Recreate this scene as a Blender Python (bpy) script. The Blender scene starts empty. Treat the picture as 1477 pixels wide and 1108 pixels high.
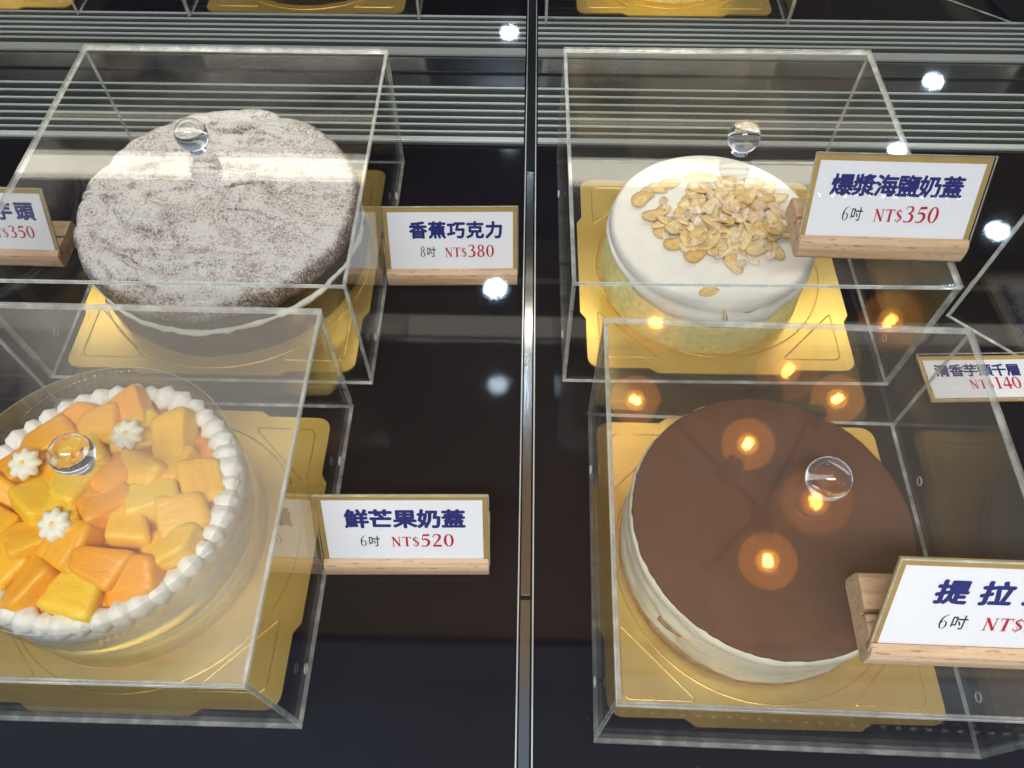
import bpy, bmesh, math, random
from mathutils import Vector, Matrix, noise
R = math.radians
MM = 0.001
S = bpy.context.scene
COL = S.collection

# ------------------------------------------------------------------ camera
cam_d = bpy.data.cameras.new('camera')
cam_d.sensor_width = 36.0
cam_d.lens = 36.0 * 1109 / 1477
cam_d.clip_start = 0.01
cam_d.clip_end = 100
cam = bpy.data.objects.new('camera', cam_d)
COL.objects.link(cam)
cam.location = (0, 0, 0.45)
cam.rotation_euler = (R(32.7), 0, 0)
S.camera = cam

# ------------------------------------------------------------------ world, exposure
W = bpy.data.worlds.new('World')
S.world = W
W.use_nodes = True
W.node_tree.nodes['Background'].inputs[0].default_value = (0.62, 0.78, 1.0, 1)
W.node_tree.nodes['Background'].inputs[1].default_value = 0.36
S.view_settings.view_transform = 'Standard'
S.view_settings.look = 'None'
S.view_settings.gamma = 1
S.view_settings.exposure = 0
S.render.engine = 'CYCLES'
S.cycles.use_denoising = True
S.cycles.max_bounces = 9
S.cycles.transparent_max_bounces = 48
S.cycles.glossy_bounces = 6
S.cycles.transmission_bounces = 10
S.cycles.sample_clamp_indirect = 6
S.cycles.blur_glossy = 0.2

# added fill lamp, unseen behind the camera, that brightens the front row
ld = bpy.data.lights.new('front_fill_light', 'AREA')
ld.shape = 'RECTANGLE'; ld.size = 1.5; ld.size_y = 0.6
ld.energy = 92; ld.color = (1.0, 0.985, 0.96)
lo = bpy.data.objects.new('front_fill_light', ld)
COL.objects.link(lo)
lo.location = (-0.25, -0.75, 1.75)
lo.rotation_euler = (R(-32), 0, 0)

# added uplight, unseen, that brightens the ceiling for reflections and soft fill
ud = bpy.data.lights.new('ceiling_fill_light', 'AREA')
ud.shape = 'RECTANGLE'; ud.size = 2.0; ud.size_y = 0.5
ud.energy = 21; ud.color = (1.0, 0.93, 0.82)
uo = bpy.data.objects.new('ceiling_fill_light', ud)
COL.objects.link(uo)
uo.location = (0.1, -0.35, 1.0)
uo.rotation_euler = (R(180 - 35), 0, 0)

YAW = R(-1.2)          # the counter stands slightly turned to the camera
def case(x, y):        # counter coordinates (mm) -> world mm
    return (x * math.cos(YAW) - y * math.sin(YAW), x * math.sin(YAW) + y * math.cos(YAW))

# ------------------------------------------------------------------ materials
def mat(name):
    m = bpy.data.materials.new(name); m.use_nodes = True
    n = m.node_tree; n.nodes.clear()
    out = n.nodes.new('ShaderNodeOutputMaterial')
    return m, n, out
def N(n, t, **kw):
    x = n.nodes.new('ShaderNode' + t)
    for k, v in kw.items():
        if k in ('operation', 'blend_type', 'data_type', 'wave_type', 'feature', 'bands_direction', 'noise_dimensions'):
            setattr(x, k, v)
        else:
            x.inputs[k.replace('_', ' ')].default_value = v
    return x
def bsdf(n, out, col, rough=.5, metal=0, spec=.5, **kw):
    b = n.nodes.new('ShaderNodeBsdfPrincipled')
    b.inputs['Base Color'].default_value = (*col, 1)
    b.inputs['Roughness'].default_value = rough
    b.inputs['Metallic'].default_value = metal
    b.inputs['Specular IOR Level'].default_value = spec
    for k, v in kw.items(): b.inputs[k.replace('_', ' ')].default_value = v
    n.links.new(b.outputs[0], out.inputs[0])
    return b
def ramp(n, fac, stops):
    r = n.nodes.new('ShaderNodeValToRGB')
    e = r.color_ramp.elements
    while len(e) < len(stops): e.new(0.5)
    for el, (p, c) in zip(e, stops):
        el.position = p; el.color = (*c, 1) if len(c) == 3 else c
    n.links.new(fac, r.inputs[0])
    return r
def math_(n, op, a, b=None, clamp=False):
    x = n.nodes.new('ShaderNodeMath'); x.operation = op; x.use_clamp = clamp
    for i, v in enumerate((a, b)):
        if v is None: continue
        if isinstance(v, (int, float)): x.inputs[i].default_value = v
        else: n.links.new(v, x.inputs[i])
    return x.outputs[0]
def objco(n, scale=(1, 1, 1)):
    t = n.nodes.new('ShaderNodeTexCoord'); mp = n.nodes.new('ShaderNodeMapping')
    mp.inputs['Scale'].default_value = scale
    n.links.new(t.outputs['Object'], mp.inputs[0])
    return mp.outputs[0]
def noise_(n, co, scale, detail=3, rough=.55, dist=0):
    x = n.nodes.new('ShaderNodeTexNoise')
    x.inputs['Scale'].default_value = scale; x.inputs['Detail'].default_value = detail
    x.inputs['Roughness'].default_value = rough; x.inputs['Distortion'].default_value = dist
    if co is not None: n.links.new(co, x.inputs['Vector'])
    return x.outputs['Fac']
def bump(n, b, h, strength=.3, dist=.001):
    x = n.nodes.new('ShaderNodeBump'); x.inputs['Strength'].default_value = strength
    x.inputs['Distance'].default_value = dist
    n.links.new(h, x.inputs['Height']); n.links.new(x.outputs[0], b.inputs['Normal'])
def simple(name, col, rough=.5, metal=0, spec=.5, var=0, vscale=200, bstr=0, bscale=800, **kw):
    m, n, out = mat(name)
    b = bsdf(n, out, col, rough, metal, spec, **kw)
    co = objco(n)
    if var:
        f = noise_(n, co, vscale)
        r = ramp(n, f, [(.3, tuple(c * (1 - var) for c in col)), (.7, tuple(min(1, c * (1 + var)) for c in col))])
        n.links.new(r.outputs[0], b.inputs['Base Color'])
    if bstr: bump(n, b, noise_(n, co, bscale), bstr)
    return m
def emit(name, col, s):
    m, n, out = mat(name)
    e = n.nodes.new('ShaderNodeEmission'); e.inputs[0].default_value = (*col, 1); e.inputs[1].default_value = s
    n.links.new(e.outputs[0], out.inputs[0])
    return m
def clear(name, tint=(.985, .985, .98), f0=.04, rough=0.0, film=None, film_col=(.86, .82, .76), patch=None):
    """thin clear sheet face: passes light straight on, reflects by Schlick; film = (amount, scale) adds a pale, uneven diffuse film"""
    m, n, out = mat(name)
    tr = n.nodes.new('ShaderNodeBsdfTransparent'); tr.inputs[0].default_value = (*tint, 1)
    gl = n.nodes.new('ShaderNodeBsdfGlossy'); gl.inputs['Roughness'].default_value = rough
    g = n.nodes.new('ShaderNodeNewGeometry')
    d = n.nodes.new('ShaderNodeVectorMath'); d.operation = 'DOT_PRODUCT'
    n.links.new(g.outputs['Normal'], d.inputs[0]); n.links.new(g.outputs['Incoming'], d.inputs[1])
    c = math_(n, 'ABSOLUTE', d.outputs['Value'])
    p = math_(n, 'POWER', math_(n, 'SUBTRACT', 1.0, c, True), 5.0)
    F = math_(n, 'ADD', math_(n, 'MULTIPLY', p, 1 - f0), f0, True)
    mx = n.nodes.new('ShaderNodeMixShader')
    n.links.new(F, mx.inputs[0]); n.links.new(tr.outputs[0], mx.inputs[1]); n.links.new(gl.outputs[0], mx.inputs[2])
    res = mx.outputs[0]
    if film:
        amount, sc, lo_, hi_ = film
        co = objco(n)
        f1 = noise_(n, co, sc, 4, .6, .6)
        k = ramp(n, f1, [(lo_, (0, 0, 0)), (hi_, (1, 1, 1))])
        f2 = noise_(n, co, 1400, 2)
        k2 = math_(n, 'ADD', math_(n, 'MULTIPLY', f2, .5), .75)
        fac = math_(n, 'MULTIPLY', math_(n, 'MULTIPLY', k.outputs[0], amount), k2, True)
        if patch:      # reflected haze painted as a pale patch with a slanted border: (nx, ny, offset, softness, amount), metres on the lid
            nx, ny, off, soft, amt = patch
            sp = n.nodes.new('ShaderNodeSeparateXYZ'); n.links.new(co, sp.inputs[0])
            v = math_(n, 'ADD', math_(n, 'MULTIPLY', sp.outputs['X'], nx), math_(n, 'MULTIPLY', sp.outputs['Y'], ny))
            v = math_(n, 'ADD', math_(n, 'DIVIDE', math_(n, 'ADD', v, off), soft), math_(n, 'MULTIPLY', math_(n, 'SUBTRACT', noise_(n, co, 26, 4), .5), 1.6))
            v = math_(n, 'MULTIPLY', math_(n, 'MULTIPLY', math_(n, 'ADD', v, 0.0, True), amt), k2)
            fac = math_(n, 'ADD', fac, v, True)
        df = n.nodes.new('ShaderNodeBsdfDiffuse'); df.inputs[0].default_value = (*film_col, 1)
        m2 = n.nodes.new('ShaderNodeMixShader')
        n.links.new(fac, m2.inputs[0]); n.links.new(res, m2.inputs[1]); n.links.new(df.outputs[0], m2.inputs[2])
        res = m2.outputs[0]
    n.links.new(res, out.inputs[0])
    return m
def edge_mat(name):
    """sawn and flame-polished acrylic edge: part see-through, part glossy, part milky with streaks"""
    m, n, out = mat(name)
    tr = n.nodes.new('ShaderNodeBsdfTransparent'); tr.inputs[0].default_value = (.8, .84, .82, 1)
    b = n.nodes.new('ShaderNodeBsdfPrincipled')
    b.inputs['Base Color'].default_value = (.80, .82, .78, 1); b.inputs['Roughness'].default_value = .1
    b.inputs['Specular IOR Level'].default_value = .9
    co = objco(n)
    f = noise_(n, co, 70, 5, .65, .3)
    r = ramp(n, f, [(.3, (.25, .25, .25)), (.5, (.42, .42, .42)), (.7, (.75, .75, .75))])
    mx = n.nodes.new('ShaderNodeMixShader')
    n.links.new(r.outputs[0], mx.inputs[0]); n.links.new(tr.outputs[0], mx.inputs[1]); n.links.new(b.outputs[0], mx.inputs[2])
    n.links.new(mx.outputs[0], out.inputs[0])
    return m

M = {}
M['acrylic'] = clear('acrylic')
M['sleeve'] = clear('sign_sleeve', f0=.005)
M['edge'] = edge_mat('acrylic_edge')
M['top_clean'] = clear('acrylic_top_clean', f0=.032, rough=.045, film=(.04, 9, .35, .6))
M['top_hazed'] = clear('acrylic_top_hazed', f0=.075, rough=.03, film=(.045, 5, .1, .6))
M['top_painted_haze'] = clear('acrylic_top_painted_haze', f0=.06, rough=.03, film=(.03, 5, .1, .6), patch=(.765, .644, .018, .035, .13))
M['glass'] = clear('counter_glass', tint=(.99, .993, .992), f0=.023, rough=.03)
M['film'] = clear('acetate', tint=(.97, .97, .97), f0=.05, rough=.03)
M['steel'] = simple('steel', (.42, .42, .43), .16, 1)
M['bright_steel'] = simple('bright_steel', (.62, .66, .66), .3, .4)
M['black'] = simple('black_rubber', (.008, .009, .011), .35, 0, .3)
M['grille'] = simple('grille_base', (.035, .043, .041), .3, .4, .5)
M['led_rear'] = emit('led_diffuser', (1.0, .94, .78), 9)
M['led_dim'] = emit('led_diffuser_side', (1.0, .92, .72), 2.6)
M['led_chip'] = emit('led_chip', (1.0, .95, .82), 40)
M['spot_led'] = emit('spot_led', (.72, .88, 1.0), 130)
M['spot_glow'] = emit('spot_diffuser', (.55, .75, 1.0), 24)
M['filament'] = emit('filament', (1.0, .66, .25), 170)
M['inner_tube'] = emit('glowing_inner_tube', (1.0, .5, .14), 9)
M['bulb_glow'] = None
M['housing'] = simple('lamp_housing', (.05, .05, .05), .4)
M['ceiling'] = simple('brown_ceiling', (.05, .032, .028), .7)
M['reflector_pale'] = simple('beige_reflector', (.42, .29, .15), .8)
M['white_plastic'] = simple('white_plastic', (.7, .7, .7), .4)

def shelf_mat():
    m, n, out = mat('dark_shelf_glass')
    b = bsdf(n, out, (.0085, .0080, .0105), .045, 0, .09)
    co = objco(n)
    f = noise_(n, co, 3, 3)
    r = ramp(n, f, [(.3, (.0075, .0062, .0075)), (.7, (.010, .0100, .0150))])
    dust = ramp(n, noise_(n, co, 520, 2, .4), [(.745, (0, 0, 0)), (.78, (.05, .05, .055))])
    ad = n.nodes.new('ShaderNodeMixRGB'); ad.blend_type = 'ADD'; ad.inputs[0].default_value = 1
    n.links.new(r.outputs[0], ad.inputs[1]); n.links.new(dust.outputs[0], ad.inputs[2])
    n.links.new(ad.outputs[0], b.inputs['Base Color'])
    s = noise_(n, co, 900, 2)
    rr = ramp(n, s, [(.45, (.03, .03, .03)), (.8, (.12, .12, .12))])
    n.links.new(rr.outputs[0], b.inputs['Roughness'])
    return m
M['shelf'] = shelf_mat()

def gold_mat():
    m, n, out = mat('gold_card')
    b = bsdf(n, out, (.80, .56, .16), .27, .68, .5)
    co = objco(n, (1, 1, 1))
    f = noise_(n, co, 30, 3)
    r = ramp(n, f, [(.3, (.86, .58, .14)), (.7, (.92, .67, .20))])
    n.links.new(r.outputs[0], b.inputs['Base Color'])
    co2 = objco(n, (30, 700, 700))
    bump(n, b, noise_(n, co2, 1, 1), .02, .0002)
    return m
M['gold'] = gold_mat()
M['gold_line'] = simple('gold_emboss', (.84, .60, .18), .25, .75)
M['gold_print'] = simple('gold_print', (.50, .34, .12), .35, .35, var=.12, vscale=60)
M['card'] = simple('white_card', (.80, .80, .84), .45, 0, .3)
M['navy'] = simple('navy_print', (.020, .026, .16), .5, 0, .2)
M['ink'] = simple('black_print', (.02, .02, .025), .5, 0, .2)
M['red'] = simple('red_print', (.46, .016, .04), .5, 0, .2)

def wood_mat():
    m, n, out = mat('beech_wood')
    b = bsdf(n, out, (.6, .4, .25), .5, 0, .3)
    inf = n.nodes.new('ShaderNodeObjectInfo')
    t = n.nodes.new('ShaderNodeTexCoord'); mp = n.nodes.new('ShaderNodeMapping')
    mp.inputs['Scale'].default_value = (14, 190, 190)
    n.links.new(t.outputs['Object'], mp.inputs[0])
    ad = n.nodes.new('ShaderNodeVectorMath'); ad.operation = 'ADD'
    sc = math_(n, 'MULTIPLY', inf.outputs['Random'], 40.0)
    cb = n.nodes.new('ShaderNodeCombineXYZ'); n.links.new(sc, cb.inputs[0]); n.links.new(sc, cb.inputs[1])
    n.links.new(mp.outputs[0], ad.inputs[0]); n.links.new(cb.outputs[0], ad.inputs[1])
    f = noise_(n, ad.outputs[0], 1, 4, .6, .8)
    r = ramp(n, f, [(.25, (.40, .25, .15)), (.5, (.56, .38, .235)), (.75, (.66, .47, .30))])
    # short dark flecks, as beech has
    mp2 = n.nodes.new('ShaderNodeMapping'); mp2.inputs['Scale'].default_value = (160, 900, 900)
    n.links.new(t.outputs['Object'], mp2.inputs[0])
    f2 = noise_(n, mp2.outputs[0], 1, 1)
    r2 = ramp(n, f2, [(.62, (1, 1, 1)), (.72, (.62, .52, .45))])
    mx = n.nodes.new('ShaderNodeMixRGB'); mx.blend_type = 'MULTIPLY'; mx.inputs[0].default_value = 1
    n.links.new(r.outputs[0], mx.inputs[1]); n.links.new(r2.outputs[0], mx.inputs[2])
    n.links.new(mx.outputs[0], b.inputs['Base Color'])
    return m
M['wood'] = wood_mat()

def sugar_mat():
    m, n, out = mat('sugared_chocolate_crust')
    b = bsdf(n, out, (.5, .5, .5), .85, 0, .2)
    co = objco(n)
    g = n.nodes.new('ShaderNodeNewGeometry')
    sx = n.nodes.new('ShaderNodeSeparateXYZ'); n.links.new(g.outputs['Normal'], sx.inputs[0])
    up = n.nodes.new('ShaderNodeMapRange')
    up.inputs['From Min'].default_value = .45; up.inputs['From Max'].default_value = .98
    up.inputs['To Min'].default_value = -.34; up.inputs['To Max'].default_value = .05
    n.links.new(sx.outputs['Z'], up.inputs[0])
    fine = noise_(n, co, 620, 3, .75)
    mid = noise_(n, co, 75, 4, .65, .4)
    big = noise_(n, co, 22, 3, .6, 1.0)
    v = math_(n, 'ADD', math_(n, 'MULTIPLY', fine, 1.75), math_(n, 'MULTIPLY', mid, .75))
    v = math_(n, 'ADD', v, math_(n, 'MULTIPLY', big, .55))
    v = math_(n, 'ADD', v, up.outputs[0])
    r = ramp(n, math_(n, 'MULTIPLY', v, .5), [(.54, (.125, .075, .054)), (.65, (.30, .255, .235)), (.82, (.66, .64, .63))])
    n.links.new(r.outputs[0], b.inputs['Base Color'])
    bump(n, b, v, .5, .0012)
    return m
M['sugar'] = sugar_mat()
M['choc_sponge'] = simple('chocolate_sponge', (.030, .014, .010), .85, 0, .2, var=.5, vscale=350, bstr=.9, bscale=420)
M['cream'] = simple('whipped_cream', (.80, .79, .74), .5, 0, .35, var=.04, vscale=90, bstr=.25, bscale=260,
                    Subsurface_Weight=.15, Subsurface_Scale=.004)
M['ivory'] = simple('ivory_cream', (.74, .69, .53), .55, 0, .3, var=.07, vscale=70, bstr=.4, bscale=150)
M['sponge'] = simple('yellow_sponge', (.66, .54, .19), .8, 0, .2, var=.16, vscale=220, bstr=.8, bscale=600)
M['pale_sponge'] = simple('pale_sponge', (.90, .80, .36), .8, 0, .2, var=.14, vscale=240, bstr=.7, bscale=600)
M['brown_sponge'] = simple('soaked_sponge', (.36, .22, .10), .8, 0, .2, var=.35, vscale=160, bstr=.6, bscale=500)
M['petal'] = simple('piped_cream_flower', (.86, .82, .66), .45, 0, .35)
M['petal_core'] = simple('flower_centre', (.9, .66, .18), .5)
M['puree'] = simple('mango_puree', (.80, .34, .045), .3, 0, .5, var=.15, vscale=60)
def cocoa_mat():
    m, n, out = mat('cocoa_powder')
    b = bsdf(n, out, (.12, .05, .026), .8, 0, .25)
    co = objco(n)
    f = noise_(n, co, 40, 4, .6); g = noise_(n, co, 1500, 2)
    v = math_(n, 'ADD', math_(n, 'MULTIPLY', f, .7), math_(n, 'MULTIPLY', g, .3))
    r = ramp(n, v, [(.28, (.078, .026, .009)), (.72, (.128, .045, .017))])
    n.links.new(r.outputs[0], b.inputs['Base Color'])
    low = noise_(n, co, 55, 5, .6)
    bump(n, b, math_(n, 'ADD', math_(n, 'MULTIPLY', low, 2.0), g), .45, .0009)
    return m
M['cocoa'] = cocoa_mat()
def mango_mat():
    m, n, out = mat('mango_flesh')
    b = bsdf(n, out, (.9, .42, .05), .34, 0, .5, Subsurface_Weight=.3, Subsurface_Scale=.006)
    b.inputs['Subsurface Radius'].default_value = (1, .5, .1)
    inf = n.nodes.new('ShaderNodeObjectInfo')
    r = ramp(n, inf.outputs['Random'], [(0, (.90, .37, .010)), (.4, (.93, .47, .014)), (.75, (.95, .58, .022)), (1, (.95, .68, .07))])
    co = objco(n, (45, 230, 230))
    f = noise_(n, co, 1, 5, .7, .6)
    r2 = ramp(n, f, [(.32, (.94, .82, .6)), (.66, (1, 1, 1))])
    mx = n.nodes.new('ShaderNodeMixRGB'); mx.blend_type = 'MULTIPLY'; mx.inputs[0].default_value = 1
    n.links.new(r.outputs[0], mx.inputs[1]); n.links.new(r2.outputs[0], mx.inputs[2])
    n.links.new(mx.outputs[0], b.inputs['Base Color'])
    bump(n, b, f, .5, .0014)
    return m
M['mango'] = mango_mat()
def nut_mat(name, a, c):
    m, n, out = mat(name)
    b = bsdf(n, out, a, .45, 0, .4)
    inf = n.nodes.new('ShaderNodeObjectInfo')
    r = ramp(n, inf.outputs['Random'], [(0, a), (1, c)])
    f = noise_(n, objco(n), 400, 3)
    r2 = ramp(n, f, [(.35, (.75, .72, .68)), (.65, (1, 1, 1))])
    mx = n.nodes.new('ShaderNodeMixRGB'); mx.blend_type = 'MULTIPLY'; mx.inputs[0].default_value = 1
    n.links.new(r.outputs[0], mx.inputs[1]); n.links.new(r2.outputs[0], mx.inputs[2])
    n.links.new(mx.outputs[0], b.inputs['Base Color'])
    bump(n, b, f, .4, .0005)
    return m
M['almond'] = nut_mat('toasted_almond', (.76, .50, .18), (.90, .76, .46))
M['crumb'] = nut_mat('sugared_crumble', (.70, .52, .34), (.90, .82, .70))
def ball_mat():
    m, n, out = mat('clear_ball')
    g = n.nodes.new('ShaderNodeBsdfGlass'); g.inputs['IOR'].default_value = 1.49; g.inputs['Roughness'].default_value = 0
    n.links.new(g.outputs[0], out.inputs[0])
    return m
M['ball'] = ball_mat()
def amber_mat():
    m, n, out = mat('amber_bulb_glass')
    tr = n.nodes.new('ShaderNodeBsdfTransparent'); tr.inputs[0].default_value = (.9, .55, .22, 1)
    gl = n.nodes.new('ShaderNodeBsdfGlossy'); gl.inputs['Roughness'].default_value = 0
    e = n.nodes.new('ShaderNodeEmission'); e.inputs[0].default_value = (1, .42, .1, 1); e.inputs[1].default_value = 1.1
    a = n.nodes.new('ShaderNodeAddShader'); mx = n.nodes.new('ShaderNodeMixShader'); mx.inputs[0].default_value = .08
    n.links.new(tr.outputs[0], mx.inputs[1]); n.links.new(gl.outputs[0], mx.inputs[2])
    n.links.new(mx.outputs[0], a.inputs[0]); n.links.new(e.outputs[0], a.inputs[1])
    n.links.new(a.outputs[0], out.inputs[0])
    return m
M['amber'] = amber_mat()

def glow_mat():   # added glowing sphere that imitates the halo round the filament
    m, n, out = mat('filament_halo')
    tr = n.nodes.new('ShaderNodeBsdfTransparent'); e = n.nodes.new('ShaderNodeEmission')
    e.inputs[0].default_value = (1, .55, .16, 1); e.inputs[1].default_value = 3.0
    a = n.nodes.new('ShaderNodeAddShader')
    n.links.new(tr.outputs[0], a.inputs[0]); n.links.new(e.outputs[0], a.inputs[1]); n.links.new(a.outputs[0], out.inputs[0])
    return m
M['inner_glow'] = glow_mat()

# ------------------------------------------------------------------ mesh helpers (all input in millimetres)
def obj(name, bm, mats, parent=None, loc=(0, 0, 0), rot=(0, 0, 0), smooth=False):
    me = bpy.data.meshes.new(name)
    bmesh.ops.scale(bm, vec=(MM, MM, MM), verts=bm.verts)
    bmesh.ops.recalc_face_normals(bm, faces=bm.faces)
    bm.to_mesh(me); bm.free()
    for mm in (mats if isinstance(mats, (list, tuple)) else [mats]): me.materials.append(mm)
    if smooth: me.polygons.foreach_set('use_smooth', [True] * len(me.polygons))
    return link(name, me, parent, loc, rot)
def link(name, me, parent=None, loc=(0, 0, 0), rot=(0, 0, 0)):
    o = bpy.data.objects.new(name, me)
    COL.objects.link(o)
    o.parent = parent
    o.location = Vector(loc) * MM; o.rotation_euler = rot
    return o
def tag(o, label, cat, group=None):
    o['label'] = label; o['category'] = cat
    if group: o['group'] = group
    return o
def thing(name, label, cat, loc, rz=0, group=None):
    o = bpy.data.objects.new(name, None); o.empty_display_size = .02
    COL.objects.link(o)
    o.location = Vector(loc) * MM; o.rotation_euler = (0, 0, rz)
    return tag(o, label, cat, group)
def struct(o):
    o['kind'] = 'structure'; return o
def box(bm, x0, x1, y0, y1, z0, z1, mi=0, bevel=0):
    r = bmesh.ops.create_cube(bm, size=1)
    vs = r['verts']
    for v in vs:
        v.co = Vector(((x0 + x1) / 2 + v.co.x * (x1 - x0), (y0 + y1) / 2 + v.co.y * (y1 - y0), (z0 + z1) / 2 + v.co.z * (z1 - z0)))
    fs = {f for v in vs for f in v.link_faces}
    for f in fs: f.material_index = mi
    if bevel:
        bmesh.ops.bevel(bm, geom=list({e for f in fs for e in f.edges}), offset=bevel, segments=2, affect='EDGES')
    return fs
def slab(x0, x1, y0, y1, z0, z1, axis, bevel=.35, topmat=None):
    """sheet of acrylic; the two faces across `axis` get slot 0, the rim slot 1"""
    bm = bmesh.new()
    box(bm, x0, x1, y0, y1, z0, z1)
    if bevel:
        bmesh.ops.bevel(bm, geom=bm.edges[:], offset=bevel, segments=1, affect='EDGES')
    bm.normal_update()
    for f in bm.faces:
        a = abs(f.normal[axis])
        f.material_index = 0 if a > .9 else 1
        if topmat is not None and f.normal[axis] > .9: f.material_index = topmat
    return bm
def tube(bm, pts, r, seg=8, closed=False):
    pts = [Vector(p) for p in pts]; rings = []
    n = len(pts)
    for i, p in enumerate(pts):
        if closed: t = pts[(i + 1) % n] - pts[i - 1]
        else: t = pts[min(i + 1, n - 1)] - pts[max(i - 1, 0)]
        t.normalize()
        a = t.cross(Vector((0, 0, 1)))
        if a.length < 1e-3: a = t.cross(Vector((1, 0, 0)))
        a.normalize(); b = a.cross(t)
        rr = r[i] if isinstance(r, (list, tuple)) else r
        rings.append([bm.verts.new(p + (a * math.cos(2 * math.pi * k / seg) + b * math.sin(2 * math.pi * k / seg)) * rr) for k in range(seg)])
    m = n if closed else n - 1
    for i in range(m):
        A, B = rings[i], rings[(i + 1) % n]
        for k in range(seg):
            bm.faces.new((A[k], A[(k + 1) % seg], B[(k + 1) % seg], B[k]))
    if not closed:
        bm.faces.new(rings[0]); bm.faces.new(rings[-1])
def lathe(bm, prof, seg=64, fn=None, cap0=True, cap1=True):
    """prof: list of (r, z); fn(r, z, theta) -> (r, z) to roughen"""
    rings = []
    for r, z in prof:
        ring = []
        for k in range(seg):
            th = 2 * math.pi * k / seg
            rr, zz = fn(r, z, th) if fn else (r, z)
            ring.append(bm.verts.new((rr * math.cos(th), rr * math.sin(th), zz)))
        rings.append(ring)
    for A, B in zip(rings, rings[1:]):
        for k in range(seg):
            bm.faces.new((A[k], A[(k + 1) % seg], B[(k + 1) % seg], B[k]))
    if cap0: bm.faces.new(rings[0][::-1])
    if cap1: bm.faces.new(rings[-1])
def prism(bm, poly, z0, z1, bevel=0):
    a = [bm.verts.new((x, y, z0)) for x, y in poly]; b = [bm.verts.new((x, y, z1)) for x, y in poly]
    bm.faces.new(a[::-1]); bm.faces.new(b)
    n = len(poly)
    for i in range(n): bm.faces.new((a[i], a[(i + 1) % n], b[(i + 1) % n], b[i]))
def nz(x, y, z, s): return noise.noise(Vector((x * s, y * s, z * s)))

# ------------------------------------------------------------------ the setting
bm = bmesh.new()
box(bm, -1100, 1100, -60, 1500, -12, 0)
struct(obj('shelf', bm, M['shelf'], rot=(0, 0, YAW)))
bm = bmesh.new()
box(bm, -1100, 1100, -40, 480, 257, 263)
o = struct(obj('counter_glass', bm, M['glass'], rot=(0, 0, YAW)))
# brown ceiling over the counter; over the customer the shop is open and paler
bm = bmesh.new()
box(bm, -3500, 3500, 470, 5000, 1910, 1970)
ceil = struct(obj('ceiling', bm, M['ceiling'], rot=(0, 0, YAW)))
bm = bmesh.new()
prism(bm, [(-970, 474), (1900, 474), (1900, 3500), (620, 3500), (420, 2560), (330, 1730), (-1800, 1730), (-1600, 1200), (-1110, 640)], 1900, 1909)  # unseen pale panel, outline shaped so the lids reflect haze
obj('haze_reflector', bm, M['reflector_pale'], ceil)

# metal joint strip between the two shelf panels
dv = thing('joint_strip', 'narrow steel strip running front to back between the two dark shelf panels', 'metal strip', (0, 0, 0), YAW)
for y0, y1 in ((-55, 137.2), (139.8, 500)):
    bm = bmesh.new(); box(bm, 2.2, 7.8, y0, y1, .2, 2.2, bevel=.3); obj('steel_bar', bm, M['steel'], dv)
bm = bmesh.new(); box(bm, 1.2, 8.8, 501, 900, .2, 2.6, bevel=.3); obj('rubber_seal', bm, M['black'], dv)
for x in (.4, 9.0):
    bm = bmesh.new(); box(bm, x, x + .8, -55, 760, .2, 3.0, bevel=.15); obj('side_rail', bm, M['bright_steel'], dv)

def grille(x0, x1, ys, thick, label):
    g = thing('air_grille', label, 'grille', (0, 0, 0), YAW)
    lo_, hi_ = min(ys + [thick[0]]) - 2, max(ys + [thick[1]]) + 2
    bm = bmesh.new(); box(bm, x0, x1, lo_, hi_, .3, 1.5); obj('base_plate', bm, M['grille'], g)
    for y in ys:
        bm = bmesh.new(); box(bm, x0, x1, y - .6, y + .6, 1.5, 3.4, bevel=.25); obj('rib', bm, M['bright_steel'], g)
    bm = bmesh.new(); box(bm, x0, x1, thick[0], thick[1], 1.5, 4.6, bevel=.5); obj('end_rail', bm, M['bright_steel'], g)
    return g
near = [610, 599, 588, 577.5, 568, 558.5, 549]; far = [722, 713, 704, 695.5, 687, 679]
for sx, a, b in (('left', -1000, -1), ('right', 11, 1000)):
    grille(a, b, near, (535, 540.5), f'ribbed metal air grille behind the {"powdered cake" if sx == "left" else "almond topped cake"}, nearer row')
    grille(a, b, far, (658, 668), f'ribbed metal air grille at the foot of the back row, {sx} of the joint strip')
    ch = thing('air_channel', f'plain polished steel channel between the grilles, {sx} of the joint strip', 'channel', (0, 0, 0), YAW)
    bm = bmesh.new(); box(bm, a, b, 613.2, 629, .3, 2.0, bevel=.3); obj('front_plate', bm, M['steel'], ch)
    bm = bmesh.new(); box(bm, a, b, 634, 655.5, .3, 2.0, bevel=.3); obj('rear_plate', bm, M['steel'], ch)
    bm = bmesh.new(); box(bm, a, b, 629.2, 633.8, .2, .8); obj('slot', bm, M['black'], ch)

# LED strip under the counter glass and LED dots along its front edge (both just outside the frame, seen in reflections)
lt = thing('led_strip', 'long cream white strip lamp fixed under the counter glass', 'lamp', (*case(0, 487), 195), YAW)
bm = bmesh.new(); box(bm, -800, 800, -12, 12, 0, 3); obj('diffuser', bm, M['led_rear'], lt)
bm = bmesh.new(); box(bm, -800, 800, -15, 24, 3.2, 12, bevel=1); obj('profile', bm, M['steel'], lt)
bm = bmesh.new(); box(bm, -800, 800, 62, 67, 3, 5); obj('side_diffuser', bm, M['led_dim'], lt)
lf = thing('led_tape', 'tape of small white lamps along the front edge of the counter', 'lamp', (*case(0, 8), 205), YAW)
bm = bmesh.new(); box(bm, -420, 420, -5, 0, -5, 5); obj('tape', bm, M['white_plastic'], lf)
bm = bmesh.new(); box(bm, -1.6, 1.6, .2, .8, -1.6, 1.6); c0 = obj('lamp_chip', bm, M['led_chip'], lf, (-408, 0, 0))
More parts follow.
